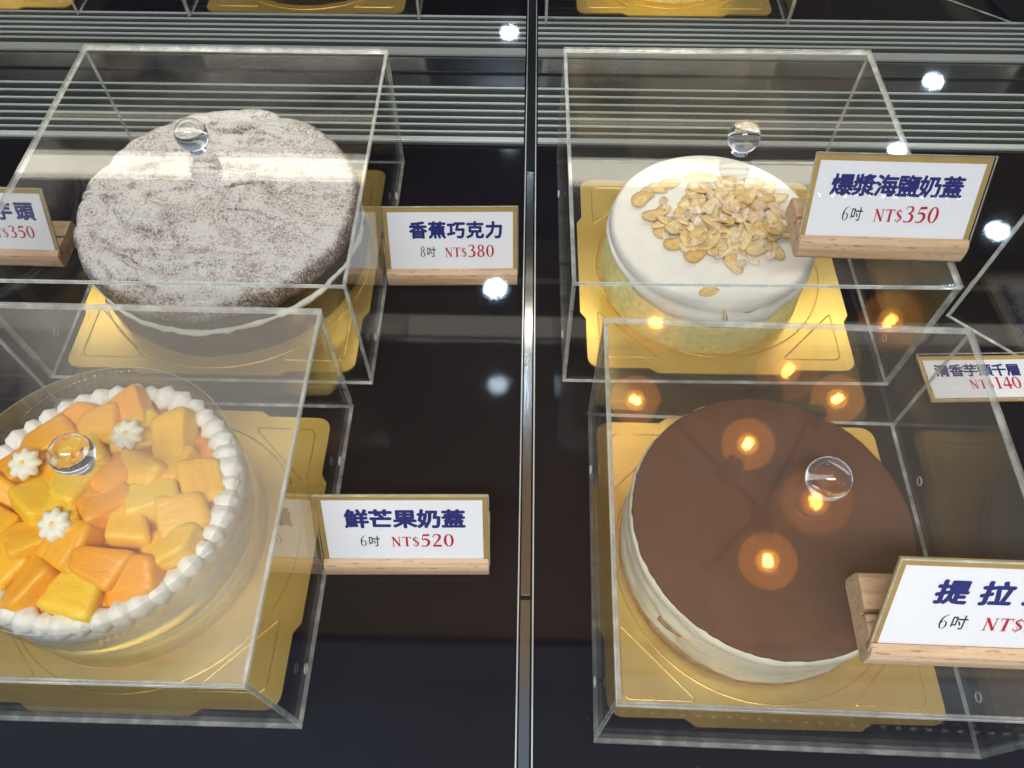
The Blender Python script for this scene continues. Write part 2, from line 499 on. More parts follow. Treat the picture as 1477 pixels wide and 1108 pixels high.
for k in range(1, 69): link('lamp_chip', c0.data, lf, (-408 + 12 * k, 0, 0))

# ------------------------------------------------------------------ acrylic covers
def cover(name, label, cx, cy, s, rz, h=107, top='top_clean', knob=True, holes=True):
    t = thing(name, label, 'cake cover', (cx, cy, 0), rz, 'clear acrylic cake covers')
    a = s / 2; w = 2.6
    A, E_ = M['acrylic'], M['edge']
    z0 = .4
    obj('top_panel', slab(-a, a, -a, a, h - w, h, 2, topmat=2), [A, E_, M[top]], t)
    zt = h - w - .05
    obj('front_panel', slab(-a, a, -a, -a + w, z0, zt, 1), [A, E_], t)
    obj('back_panel', slab(-a, a, a - w, a, z0, zt, 1), [A, E_], t)
    for sgn in (-1, 1):
        x0, x1 = (-a, -a + w) if sgn < 0 else (a - w, a)
        p = obj('side_panel', slab(x0, x1, -a + w + .05, a - w - .05, z0, zt, 0), [A, E_], t)
        if holes:
            for yy in (-a * .72, a * .52):
                bm = bmesh.new()
                pts = [(sgn * (a + .1), yy + 2.6 * math.cos(q * math.pi / 8), 13 + 2.6 * math.sin(q * math.pi / 8)) for q in range(16)]
                tube(bm, pts, .55, 6, True)
                obj('vent_hole', bm, E_, p, smooth=True)
    if knob:
        bm = bmesh.new()
        lathe(bm, [(5.5, 0.02), (5, 1.2), (4.2, 2.2)], 24)
        obj('knob_foot', bm, M['ball'], t, (0, 0, h + .05), smooth=True)
        bm = bmesh.new()
        bmesh.ops.create_uvsphere(bm, u_segments=48, v_segments=32, radius=10.5)
        obj('knob', bm, M['ball'], t, (0, 0, h + 12.4), smooth=True)
    return t
cover('cake_cover', 'clear acrylic cover over the large sugar dusted chocolate cake', -207, 403.5, 226, R(-1.3))
cover('cake_cover', 'clear acrylic cover over the almond topped white cream cake', 149.6, 401.6, 226, R(-.8))
cover('cake_cover', 'clear acrylic cover with haze painted on top over the mango cake', -212.5, 172, 204, R(-1.5), top='top_painted_haze')
cover('cake_cover', 'clear acrylic cover with hazy top over the cocoa dusted cake', 150, 159, 205, R(-2.2), top='top_hazed')
cover('cake_cover', 'turned acrylic cover cut off by the right edge of the picture, middle row', 464, 353, 205, R(-43))
cover('cake_cover', 'acrylic cover of which only a corner shows at the left edge', -622, 528, 205, R(45))
cover('cake_cover', 'acrylic cover over a gold board in the back row, top left corner', -545, 842, 226, R(-1.2))
cover('cake_cover', 'acrylic cover over a dark cake in the back row, left of the joint strip', -205, 836, 232, R(-1.2))
cover('cake_cover', 'acrylic cover over a yellow cake in the back row, right of the joint strip', 154, 827, 240, R(-.8))
cover('cake_cover', 'turned acrylic cover in the back row, top right corner', 500, 845, 210, R(-38), knob=False)

# ------------------------------------------------------------------ gold boards
def board(label, cx, cy, half, rz, ring):
    t = thing('cake_board', label, 'cake board', (cx, cy, .5), rz, 'gold cake boards')
    i = half - 4; c = half * .46; r = 9
    q = []
    def arc(x, y, a0):
        return [(x + r * math.cos(a0 + k * math.pi / 12), y + r * math.sin(a0 + k * math.pi / 12)) for k in range(7)]
    one = [(half, -c), (half, c), (i, c + 6)] + arc(i - r, i - r, 0) + [(c + 6, i)]
    for k in range(4):
        a = k * math.pi / 2
        q += [(x * math.cos(a) - y * math.sin(a), x * math.sin(a) + y * math.cos(a)) for x, y in one]
    bm = bmesh.new(); prism(bm, q, 0, 1.6)
    obj('card', bm, M['gold'], t)
    # embossed corner triangles and ring
    L = half * .42; e = i - 9
    tri = []
    for (x, y), rr in (((e, e), 6), ((e - L, e), 3), ((e, e - L), 3)):
        tri.append((x, y, rr))
    def rounded(pts):
        out = []
        n = len(pts)
        for k in range(n):
            p = Vector(pts[k][:2]); a = (Vector(pts[k - 1][:2]) - p).normalized(); b = (Vector(pts[(k + 1) % n][:2]) - p).normalized()
            rr = pts[k][2]
            for s in range(6):
                u = s / 5
                out.append(((p + a * rr) * (1 - u) ** 2 + p * 2 * u * (1 - u) + (p + b * rr) * u * u).to_tuple())
        return out
    bm = bmesh.new(); tube(bm, [(x, y, 1.6) for x, y in rounded(tri)], .55, 6, True)
    o = obj('embossed_triangle', bm, M['gold_line'], t, smooth=True)
    for k in range(1, 4): link('embossed_triangle', o.data, t, rot=(0, 0, k * math.pi / 2))
    bm = bmesh.new(); tube(bm, [(ring * math.cos(k * math.pi / 36), ring * math.sin(k * math.pi / 36), 1.6) for k in range(72)], .55, 6, True)
    obj('embossed_ring', bm, M['gold_line'], t, smooth=True)
    return t
board('gold card board under the sugar dusted chocolate cake', -210, 402, 106, R(-1.3), 101)
board('gold card board under the almond topped cake', 149, 394, 98, R(-1), 84)
board('gold card board under the mango cake', -216, 171, 96, R(-1.8), 86)
board('gold card board under the cocoa dusted cake', 146, 163, 96, R(-1.5), 84)
board('gold card board of the covered cake in the top left corner', -545, 842, 104, R(-1), 90)
board('gold card board under the dark cake in the back row', -207, 832, 104, R(-1), 96)
board('gold card board under the yellow cake in the back row', 165, 827, 102, R(-1), 90)

# ------------------------------------------------------------------ sugar dusted chocolate cake
def choc_cake():
    t = thing('chocolate_cake', 'large round chocolate cake with cream layer and thick powdered sugar top', 'cake', (-211, 409, 2.2))
    Rr = 101
    def rough(amp, s):
        def fn(r, z, th):
            x, y = r * math.cos(th), r * math.sin(th)
            d = nz(x, y, z, s) * amp + nz(x, y, z, s * 3) * amp * .5
            return r + d, z
        return fn
    bm = bmesh.new(); lathe(bm, [(Rr - 3, 0), (Rr - 1, 5), (Rr - 1, 12), (Rr - 2, 18), (Rr - 2, 27.5)], 160, rough(1.4, .08))
    obj('lower_sponge', bm, M['choc_sponge'], t, smooth=True)
    def fnc(r, z, th):
        w = 2.6 * nz(3 * math.cos(th * 1), 3 * math.sin(th), 7, 2.2) + 1.4 * nz(9 * math.cos(th), 9 * math.sin(th), 2, 2.0)
        return r + w * (1 if 25 < z < 33 else .3), z + (1.6 * nz(7 * math.cos(th), 7 * math.sin(th), z, 1.3))
    bm = bmesh.new(); lathe(bm, [(Rr - 12, 26.5), (Rr - 3.0, 26.8), (Rr - 1.0, 28), (Rr - .8, 30), (Rr - 3, 31.6), (Rr - 12, 31.8)], 200, fnc)
    obj('cream_layer', bm, M['cream'], t, smooth=True)
    bm = bmesh.new(); lathe(bm, [(Rr - 3, 30.5), (Rr - 2, 33), (Rr - 1.5, 42), (Rr - 2, 47)], 160, rough(1.6, .09))
    obj('upper_sponge', bm, M['choc_sponge'], t, smooth=True)
    # crust: a fine polar sheet with wrinkles and dents
    bm = bmesh.new()
    seg, nr = 220, 74
    def crust(r, th):
        x, y = r * math.cos(th), r * math.sin(th)
        u = r / Rr
        z = 60 - 3.0 * u ** 4 + 2.2 * nz(x, y, 3, .016)
        z += 3.4 * nz(x * .5, y * 1.5, 1, .05)
        ridge = 1 - abs(nz(x * .55 + 9, y * 1.5 + 4 * nz(x, y, 5, .03), 8, .055)) * 2
        z -= 4.0 * max(0, ridge - .55) * 2.2 * (.35 + max(0, nz(x, y, 12, .02) + .35))
        z += .75 * nz(x, y, 0, .16) + .35 * nz(x, y, 4, .4)
        return Vector((x, y, z))
    edge = [Rr + 1.2 * nz(3 * math.cos(2 * math.pi * k / seg), 3 * math.sin(2 * math.pi * k / seg), 0, 1.5)
            + .8 * nz(12 * math.cos(2 * math.pi * k / seg), 12 * math.sin(2 * math.pi * k / seg), 0, 1.2) for k in range(seg)]
    rings = []
    for j in range(1, nr + 1):
        f = j / nr
        ring = []
        for k in range(seg):
            th = 2 * math.pi * k / seg
            if f <= .93:
                p = crust(edge[k] * f, th)
            else:
                g = (f - .93) / .07
                a = g * math.pi / 2 * 1.12
                p = crust(edge[k] * .93, th)
                rr = edge[k] * .93 + edge[k] * .066 * math.sin(a)
                p = Vector((rr * math.cos(th), rr * math.sin(th), p.z - 11.5 * (1 - math.cos(a))))
            ring.append(bm.verts.new(p))
        rings.append(ring)
    cv = bm.verts.new(crust(0, 0))
    for k in range(seg): bm.faces.new((cv, rings[0][k], rings[0][(k + 1) % seg]))
    for A, B in zip(rings, rings[1:]):
        for k in range(seg): bm.faces.new((A[k], B[k], B[(k + 1) % seg], A[(k + 1) % seg]))
    bm.faces.new(rings[-1])
    obj('sugared_crust', bm, M['sugar'], t, smooth=True)
choc_cake()

# ------------------------------------------------------------------ almond topped cake
def almond_cake():
    rnd = random.Random(5)
    t = thing('almond_cake', 'round pale sponge cake under runny white cream topped with almond slices', 'cake', (141, 385, 2.2))
    t.scale = (.955, .955, .97)
    def fn(r, z, th):
        return r + 1.0 * nz(r * math.cos(th), r * math.sin(th), z, .09), z
    bm = bmesh.new(); lathe(bm, [(76, 0), (78, 4), (77, 20), (75, 38), (72, 48)], 128, fn)
    obj('sponge', bm, M['pale_sponge'], t, smooth=True)
    def drip(th):
        return 43 + 5 * nz(2.2 * math.cos(th), 2.2 * math.sin(th), 3, 1.4) + 5 * nz(5 * math.cos(th), 5 * math.sin(th), 1, 1.2) - 14 * max(0, math.cos(th + 1.4)) ** 2
    def fc(r, z, th):
        # z runs 0..1 along the outer skin
        d = drip(th)
        if z < 0: return 70, d + 1.5
        if z <= .6:
            u = z / .6
            return 75.2 + 2.0 * math.sin(math.pi * min(1, u * 1.15)) + .6 * nz(6 * math.cos(th), 6 * math.sin(th), z, 1), d + (50 - d) * u
        u = (z - .6) / .4
        rr = 75.4 - 5 * u ** 2.2 - (r if u >= 1 else 0)
        return rr, 50 + 8.5 * math.sin(u * math.pi / 2)
    bm = bmesh.new()
    prof = [(0, -1)] + [(0, k / 16) for k in range(17)]
    seg = 128
    rings = []
    for r, z in prof:
        rings.append([Vector((fc(r, z, 2 * math.pi * k / seg)[0] * math.cos(2 * math.pi * k / seg), fc(r, z, 2 * math.pi * k / seg)[0] * math.sin(2 * math.pi * k / seg), fc(r, z, 2 * math.pi * k / seg)[1])) for k in range(seg)])
    for f in (.92, .8, .65, .5, .35, .2, .08):
        rings.append([Vector((70.4 * f * math.cos(2 * math.pi * k / seg), 70.4 * f * math.sin(2 * math.pi * k / seg),
                              58.5 + 1.6 * (1 - f * f) + .8 * nz(70 * f * math.cos(2 * math.pi * k / seg), 70 * f * math.sin(2 * math.pi * k / seg), 0, .03))) for k in range(seg)])
    vr = [[bm.verts.new(p) for p in ring] for ring in rings]
    for A, B in zip(vr, vr[1:]):
        for k in range(seg): bm.faces.new((A[k], A[(k + 1) % seg], B[(k + 1) % seg], B[k]))
    bm.faces.new(vr[-1]); bm.faces.new(vr[0])
    obj('cream_cap', bm, M['cream'], t, smooth=True)
    # almond slices: thin, slightly cupped drops
    meshes = []
    for v in range(4):
        bm = bmesh.new(); n = 18; top = []; bot = []
        L, Wd = 7.8 + v * .8, 4.2 + .35 * v
        for j, f in enumerate((1, .55)):
            ra = []
            for k in range(n):
                a = 2 * math.pi * k / n
                x = L * math.cos(a) * f; y = Wd * math.sin(a) * f * (1 - .28 * math.cos(a))
                ra.append((x, y, .045 * x * x * (.5 if v % 2 else -.3) + .1 * y))
            top.append([bm.verts.new((x, y, z + .28)) for x, y, z in ra]); bot.append([bm.verts.new((x, y, z - .28)) for x, y, z in ra])
        for lv, fl in ((top, 1), (bot, -1)):
            for k in range(n): bm.faces.new((lv[0][k], lv[0][(k + 1) % n], lv[1][(k + 1) % n], lv[1][k]))
            bm.faces.new(lv[1])
        for k in range(n): bm.faces.new((top[0][k], top[0][(k + 1) % n], bot[0][(k + 1) % n], bot[0][k]))
        bmesh.ops.scale(bm, vec=(MM,) * 3, verts=bm.verts); bmesh.ops.recalc_face_normals(bm, faces=bm.faces)
        me = bpy.data.meshes.new('almond_slice'); bm.to_mesh(me); bm.free(); me.materials.append(M['almond'])
        me.polygons.foreach_set('use_smooth', [True] * len(me.polygons)); meshes.append(me)
    crumbs = []
    for v in range(6):
        bm = bmesh.new()
        bmesh.ops.create_icosphere(bm, subdivisions=2, radius=1)
        for p in bm.verts:
            d = 1 + .38 * nz(*(p.co * 1.3), 1 + v * .37) + .12 * nz(*(p.co * 4), 1 + v)
            p.co = Vector((p.co.x * 4.4, p.co.y * 3.2, p.co.z * (.7 + .25 * v))) * d
        bmesh.ops.scale(bm, vec=(MM,) * 3, verts=bm.verts)
        me = bpy.data.meshes.new('crumble'); bm.to_mesh(me); bm.free(); me.materials.append(M['crumb'])
        crumbs.append(me)
    def heap(x, y):
        return max(0, 1 - ((x - 8) / 52) ** 2 - ((y - 3) / 47) ** 2)
    cnt = 0
    while cnt < 270:
        x, y = rnd.gauss(9, 23), rnd.gauss(1, 21)
        hh = heap(x, y)
        if hh < .08: continue
        cnt += 1
        z = 60.6 + rnd.random() * 5.5 * hh
        isal = rnd.random() < .42 + .3 * (1 - hh)
        tilt = .75 * hh
        link('almond_slice' if isal else 'crumble', rnd.choice(meshes if isal else crumbs), t, (x, y, z),
             (rnd.uniform(-tilt, tilt), rnd.uniform(-tilt, tilt), rnd.uniform(0, 6.28)))
    for x, y, a in ((-50, 24, .3), (-47, 28, 1.1), (-38, 33, -.4), (-44, 5, .5), (-40, -8, 1.4), (-30, -23, .2), (-18, -34, .6), (36, 40, 2.6), (44, 30, .9), (48, 22, .2), (-8, 44, 0), (-52, 20, .8), (-28, 38, .2)):
        link('almond_slice', rnd.choice(meshes), t, (x, y, 61.0), (rnd.uniform(-.1, .1), rnd.uniform(-.12, .12), a))
    for x, y, z, rx in ((0, -73.9, 49, 1.05), (17, -72, 51, 1.0), (-12, -66, 59.2, .2)):
        link('almond_slice', meshes[0], t, (x, y, z), (rx, 0, 1.5 if x == 0 else .2))
almond_cake()

# ------------------------------------------------------------------ mango cake
def mango_cake():
    rnd = random.Random(11)
    t = thing('mango_cake', 'round white cream cake heaped with mango pieces inside a clear collar', 'cake', (-226, 175, 2.2))
    def fn(r, z, th):
        return r + .8 * nz(r * math.cos(th), r * math.sin(th), z, .1), z
    for nm, prof, mt in (('lower_sponge', [(73, 0), (74.5, 3), (74.5, 13), (73, 15)], 'sponge'), ('cream_layer', [(72, 14.8), (75, 16), (75, 21), (73, 22.2)], 'ivory'),
                         ('upper_sponge', [(72, 22), (74.2, 23.5), (74.2, 31), (73, 33)], 'sponge'), ('cream_body', [(73, 32.6), (75, 34.5), (75.2, 50), (73.5, 53), (68, 54)], 'cream')):
        bm = bmesh.new(); lathe(bm, prof, 128, fn); obj(nm, bm, M[mt], t, smooth=True)
    bm = bmesh.new(); lathe(bm, [(64, 53.6), (64, 55.5), (58, 57)], 64); obj('mango_puree', bm, M['puree'], t, smooth=True)
    # piped shells round the rim
    bm = bmesh.new(); bmesh.ops.create_uvsphere(bm, u_segments=20, v_segments=12, radius=1)
    for v in bm.verts:
        a = math.atan2(v.co.y, v.co.x)
        k = 1 + .09 * math.cos(6 * a) * (1 - v.co.z ** 2)
        v.co = Vector((v.co.x * 7.2 * k, v.co.y * 6.2 * k, v.co.z * 4.6 + 1.4 * max(0, v.co.z) ** 3 + .8 * nz(v.co.x, v.co.y, v.co.z, 1.7)))
    d0 = obj('piped_shell', bm, M['cream'], t, (68, 0, 56.5), smooth=True)
    n = 44
    for k in range(n):
        a = 2 * math.pi * k / n
        o = d0 if k == 0 else link('piped_shell', d0.data, t)
        o.location = Vector((68.5 * math.cos(a), 68.5 * math.sin(a), 56.6 + .6 * rnd.random())) * MM
        o.rotation_euler = (rnd.uniform(-.15, .15), rnd.uniform(-.15, .15), a + rnd.uniform(-.3, .3))
        s = rnd.uniform(.85, 1.12); o.scale = (s, s * rnd.uniform(.9, 1.1), s)
    # mango pieces
    meshes = []
    for v in range(9):
        bm = bmesh.new(); bmesh.ops.create_icosphere(bm, subdivisions=4, radius=1)
        A_, B_, C_ = rnd.uniform(12, 16), rnd.uniform(8.5, 12), rnd.uniform(7, 9)
        k1, k2, k3, k4 = (rnd.uniform(-.28, .28) for _ in range(4))
        for p in bm.verts:
            d = p.co.normalized()
            pw = 8
            rr = (abs(d.x / A_) ** pw + abs(d.y / B_) ** pw + abs(d.z / C_) ** pw) ** (-1 / pw)
            q = d * rr
            q = Vector((q.x * (1 + k1 * q.y / B_), q.y * (1 + k2 * q.x / A_), q.z * (1 + k3 * q.x / A_ * .7) + k4 * q.y * .3))
            p.co = q * (1 + .05 * nz(*q, .07 + .01 * v))
        bmesh.ops.scale(bm, vec=(MM,) * 3, verts=bm.verts)
        me = bpy.data.meshes.new('mango_piece'); bm.to_mesh(me); bm.free(); me.materials.append(M['mango'])
        me.polygons.foreach_set('use_smooth', [True] * len(me.polygons))
        meshes.append(me)
    pts = []
    tries = 0
    while tries < 6000 and len(pts) < 60:
        tries += 1
        a, r = rnd.uniform(0, 6.283), 55 * math.sqrt(rnd.random())
        p = Vector((r * math.cos(a), r * math.sin(a)))
        if all((p - q).length > 16.2 for q in pts): pts.append(p)
    for i, p in enumerate(pts):
        u = p.length / 58
        link('mango_piece', meshes[i % 9], t, (p.x, p.y, 59.5 + 3.5 * (1 - u) + rnd.uniform(-2.5, 2.5)),
             (rnd.uniform(-.42, .42), rnd.uniform(-.42, .42), rnd.uniform(0, 6.28)))
    # three piped flowers
    for x, y, z, a, tx in ((-38.5, 15, 73.5, .2, .25), (12, 33, 73, .5, .1), (-11, -20, 73.5, .1, .3)):
        bm = bmesh.new()
        seg = 64
        def ff(r, zz, th):
            k = 1 + .15 * math.cos(8 * th + zz * .3) * min(1, r / 5)
            return r * k, zz
        lathe(bm, [(4, 0), (7.6, 1.2), (8.4, 3), (7.2, 5.2), (4.6, 6.6), (2, 6.0), (.4, 5.2)], seg, ff)
        f = obj('piped_flower', bm, M['petal'], t, (x, y, z - 3.5), (tx, -.1, a), smooth=True)
        bm = bmesh.new(); bmesh.ops.create_uvsphere(bm, u_segments=12, v_segments=8, radius=1.6)
        obj('flower_centre', bm, M['petal_core'], f, (0, 0, 5.2), smooth=True)
    # acetate collar
    bm = bmesh.new(); seg = 120
    vs = [[bm.verts.new((rr * math.cos(2 * math.pi * k / seg), rr * math.sin(2 * math.pi * k / seg), zz)) for k in range(seg)]
          for rr, zz in ((76.4, 1), (77.2, 73), (77.6, 73), (76.8, 1))]
    for i in range(4):
        A, B = vs[i], vs[(i + 1) % 4]
        for k in range(seg):
            f = bm.faces.new((A[k], A[(k + 1) % seg], B[(k + 1) % seg], B[k]))
            f.material_index = 1 if i in (1, 3) else 0
    obj('clear_collar', bm, [M['film'], M['edge']], t, smooth=True)
mango_cake()

# ------------------------------------------------------------------ cocoa dusted cake
def tiramisu():
    t = thing('tiramisu_cake', 'round tiramisu with flat cocoa dusted top and smeared ivory cream side', 'cake', (141.5, 165, 2.2))
    def fn(r, z, th):
        x, y = r * math.cos(th), r * math.sin(th)
        d = 1.4 * nz(x, y, z * 3, .05) + .6 * nz(x, y, z * 4, .14)
        # a torn pocket in the cream at the front left
        da = (th - R(222)); hz = z - 19
        d -= 5.5 * math.exp(-(da / .09) ** 2 - (hz / 5.0) ** 2)
        return r + d, z
    bm = bmesh.new(); lathe(bm, [(75, 0), (76.5, 2), (76.8, 6), (76, 9)], 150, fn); obj('sponge_foot', bm, M['brown_sponge'], t, smooth=True)
    bm = bmesh.new(); lathe(bm, [(74, 8.4)] + [(76.6 + .5 * math.sin(z * .4), z) for z in range(9, 54, 2)] + [(75.5, 54.6), (73, 55)], 200, fn)
    obj('cream_body', bm, M['ivory'], t, smooth=True)
    bm = bmesh.new(); bmesh.ops.create_uvsphere(bm, u_segments=20, v_segments=12, radius=1)
    for v in bm.verts: v.co = Vector((v.co.x * 2.5, v.co.y * 9, v.co.z * 4)) * (1 + .2 * nz(*v.co, 2))
    obj('torn_pocket', bm, M['brown_sponge'], t, (75.2 * math.cos(R(222)), 75.2 * math.sin(R(222)), 27), (R(24), 0, R(222)), smooth=True)
    bm = bmesh.new()
    def ft(r, z, th):
        return r + (.5 * nz(8 * math.cos(th), 8 * math.sin(th), z, 2.2) + .35 * nz(30 * math.cos(th), 30 * math.sin(th), z, 2) if r > 70 else 0), z
    lathe(bm, [(74.5, 54.8), (75.8, 55.6), (75.4, 56.6), (74.3, 57.1), (60, 57.3), (30, 57.4), (4, 57.4)], 200, ft)
    obj('cocoa_top', bm, M['cocoa'], t, smooth=True)
tiramisu()

# cakes of the back row, of which only the feet show
def plain_cake(name, label, x, y, r, h, side, top):
    t = thing(name, label, 'cake', (x, y, 2.2))
    def fn(rr, z, th): return rr + 1.2 * nz(rr * math.cos(th), rr * math.sin(th), z, .07), z
    bm = bmesh.new(); lathe(bm, [(r - 1, 0), (r, 3), (r, h - 5), (r - 1, h)], 96, fn); obj('body', bm, M[side], t, smooth=True)
    bm = bmesh.new(); lathe(bm, [(r - 2, h - .2), (r - 1, h + 2), (r - 5, h + 5), (r * .4, h + 6)], 96, fn); obj('topping', bm, M[top], t, smooth=True)
plain_cake('chocolate_cake', 'dark cake in the back row, left of the joint strip', -207, 836, 94, 48, 'choc_sponge', 'cocoa')
plain_cake('cream_cake', 'pale yellow cake in the back row, right of the joint strip', 163, 826, 82, 50, 'pale_sponge', 'cream')
plain_cake('cream_cake', 'pale cake in the top left corner on a gold board', -548, 842, 84, 50, 'ivory', 'cream')

# ------------------------------------------------------------------ lettering
def stroke(bm, pts, ws, z, closed=False, n=10):
    P = [Vector((*p, 0)) for p in pts]
    Ws = list(ws) if isinstance(ws, (list, tuple)) else [ws] * len(P)
    out = []
    m = len(P)
    rng = range(m) if closed else range(m - 1)
    straight = m == 2
    for i in rng:
        if straight:
            out += [(P[0], Ws[0]), (P[1], Ws[1])]; break
        p0 = P[(i - 1) % m] if closed or i > 0 else P[i]
        p1, p2 = P[i], P[(i + 1) % m]
        p3 = P[(i + 2) % m] if closed or i + 2 < m else p2
        for s in range(n):
            u = s / n
            c = .5 * ((2 * p1) + (p2 - p0) * u + (2 * p0 - 5 * p1 + 4 * p2 - p3) * u * u + (3 * p1 - p0 - 3 * p2 + p3) * u ** 3)
            out.append((c, Ws[i] * (1 - u) + Ws[(i + 1) % m] * u))
    if not closed and not straight: out.append((P[-1], Ws[-1]))
    L = []
    k = len(out)
    for i, (c, w) in enumerate(out):
        a = out[(i - 1) % k][0] if closed or i > 0 else c
        b = out[(i + 1) % k][0] if closed or i < k - 1 else c
        d = (b - a)
        if d.length < 1e-9: d = Vector((1, 0, 0))
        d.normalize(); nn = Vector((-d.y, d.x, 0)) * w / 2
        L.append((bm.verts.new((c.x + nn.x, c.y + nn.y, z)), bm.verts.new((c.x - nn.x, c.y - nn.y, z))))
    for i in range(k if closed else k - 1):
        a, b = L[i], L[(i + 1) % k]
        bm.faces.new((a[0], a[1], b[1], b[0]))
def oval(cx, cy, rx, ry, thick, thin, n=16):
    return ([(cx + rx * math.cos(2 * math.pi * k / n), cy + ry * math.sin(2 * math.pi * k / n)) for k in range(n)],
            [thin + (thick - thin) * abs(math.cos(2 * math.pi * k / n)) ** 1.5 for k in range(n)])
GL = {
    '0': (.56, [(*oval(.26, .49, .19, .455, .15, .05), True)]),
    '8': (.56, [(*oval(.26, .74, .145, .205, .13, .06), True), (*oval(.26, .265, .18, .225, .14, .06), True)]),
    '6': (.56, [(*oval(.27, .29, .175, .25, .13, .05), True), ([(.45, .96), (.24, .83), (.11, .58), (.09, .3)], [.04, .1, .14, .13], False)]),
    '3': (.56, [([(.05, .80), (.11, .92), (.24, .95), (.37, .87), (.37, .70), (.29, .58), (.18, .54)], [.05, .06, .06, .12, .13, .08, .04], False),
                ([(.18, .54), (.33, .50), (.43, .36), (.40, .14), (.25, .04), (.10, .05), (.05, .10)], [.04, .09, .15, .15, .07, .07, .11], False)]),
    '5': (.56, [([(.15, .88), (.47, .90)], [.15, .15], False), ([(.155, .93), (.09, .53)], [.045, .05], False),
                ([(.09, .53), (.25, .58), (.40, .48), (.42, .28), (.33, .09), (.18, .03), (.06, .07)], [.05, .12, .15, .16, .11, .06, .11], False)]),
    '2': (.56, [([(.06, .72), (.11, .89), (.25, .95), (.38, .86), (.39, .68), (.27, .42), (.06, .1)], [.05, .07, .07, .14, .15, .1, .05], False), ([(.04, .075), (.48, .075)], [.15, .15], False)]),
    '4': (.56, [([(.36, .95), (.04, .33)], [.05, .06], False), ([(.02, .29), (.54, .29)], [.13, .13], False), ([(.385, .97), (.385, 0)], [.14, .14], False)]),
    '1': (.50, [([(.28, .97), (.28, .02)], [.15, .15], False), ([(.12, .02), (.44, .02)], [.045, .045], False), ([(.10, .85), (.22, .93)], [.05, .06], False)]),
    '$': (.54, [([(.44, .74), (.36, .88), (.24, .91), (.12, .82), (.12, .67), (.26, .53), (.40, .42), (.44, .25), (.34, .10), (.22, .06), (.10, .10), (.05, .24)],
                 [.05, .05, .07, .11, .13, .15, .15, .13, .08, .07, .05, .05], False), ([(.26, 1.06), (.26, -.1)], [.035, .035], False)]),
    'N': (.78, [([(.15, .96), (.15, .02)], [.06, .06], False), ([(.13, .97), (.63, .02)], [.16, .16], False), ([(.62, .96), (.62, .02)], [.06, .06], False),
                ([(.02, .02), (.28, .02)], [.04, .04], False), ([(.50, .96), (.75, .96)], [.04, .04], False), ([(.0, .96), (.20, .96)], [.04, .04], False)]),
    'T': (.70, [([(.34, .96), (.34, .02)], [.17, .17], False), ([(.03, .95), (.65, .95)], [.07, .07], False), ([(.04, .97), (.04, .74)], [.06, .03], False), ([(.64, .97), (.64, .74)], [.06, .03], False), ([(.19, .02), (.49, .02)], [.045, .045], False)]),
}
def serif(name, text, x, y, h, material, parent, light=1.0, wid=1.0, z=0.0):
    """serif figures; returns the end x"""
    bm = bmesh.new(); zz = 0
    for ch in text:
        adv, strokes = GL[ch]
        for pts, ws, closed in strokes:
            zz += 1
            stroke(bm, [(x + p[0] * h * wid, y + p[1] * h) for p in pts], [w * h * light for w in ws], .004 * zz, closed)
        x += adv * h * wid * 1.06
    obj(name, bm, material, parent, (0, 0, z))
    return x
def cjk(name, text, x, y, size, pitch, material, parent, bold=.036, sx=1.0, z=0):
    """characters of the bundled font as meshes joined into one print"""
    bmj = bmesh.new()
    for i, ch in enumerate(text):
        c = bpy.data.curves.new('t', 'FONT'); c.body = ch; c.size = 1; c.resolution_u = 2
        o = bpy.data.objects.new('t', c); COL.objects.link(o)
        dg = bpy.context.evaluated_depsgraph_get()
        me = bpy.data.meshes.new_from_object(o.evaluated_get(dg))
        bpy.data.objects.remove(o); bpy.data.curves.remove(c)
        xs = [v.co.x for v in me.vertices]; ys = [v.co.y for v in me.vertices]
        cx, cy = .5, .32
        for q, (dx, dy) in enumerate([(0, 0)] + ([(bold * math.cos(a_), bold * math.sin(a_)) for a_ in [j * math.pi / 4 for j in range(8)]] if bold else [])):
            b0 = len(bmj.verts)
            bmj.from_mesh(me); bmj.verts.ensure_lookup_table()
            for v in bmj.verts[b0:]:
                v.co = Vector((x + (i + .5) * pitch + (v.co.x - cx + dx) * size * sx, y + (v.co.y - cy + dy) * size, .006 * q))
        bpy.data.meshes.remove(me)
    return obj(name, bmj, material, parent, (0, 0, z))

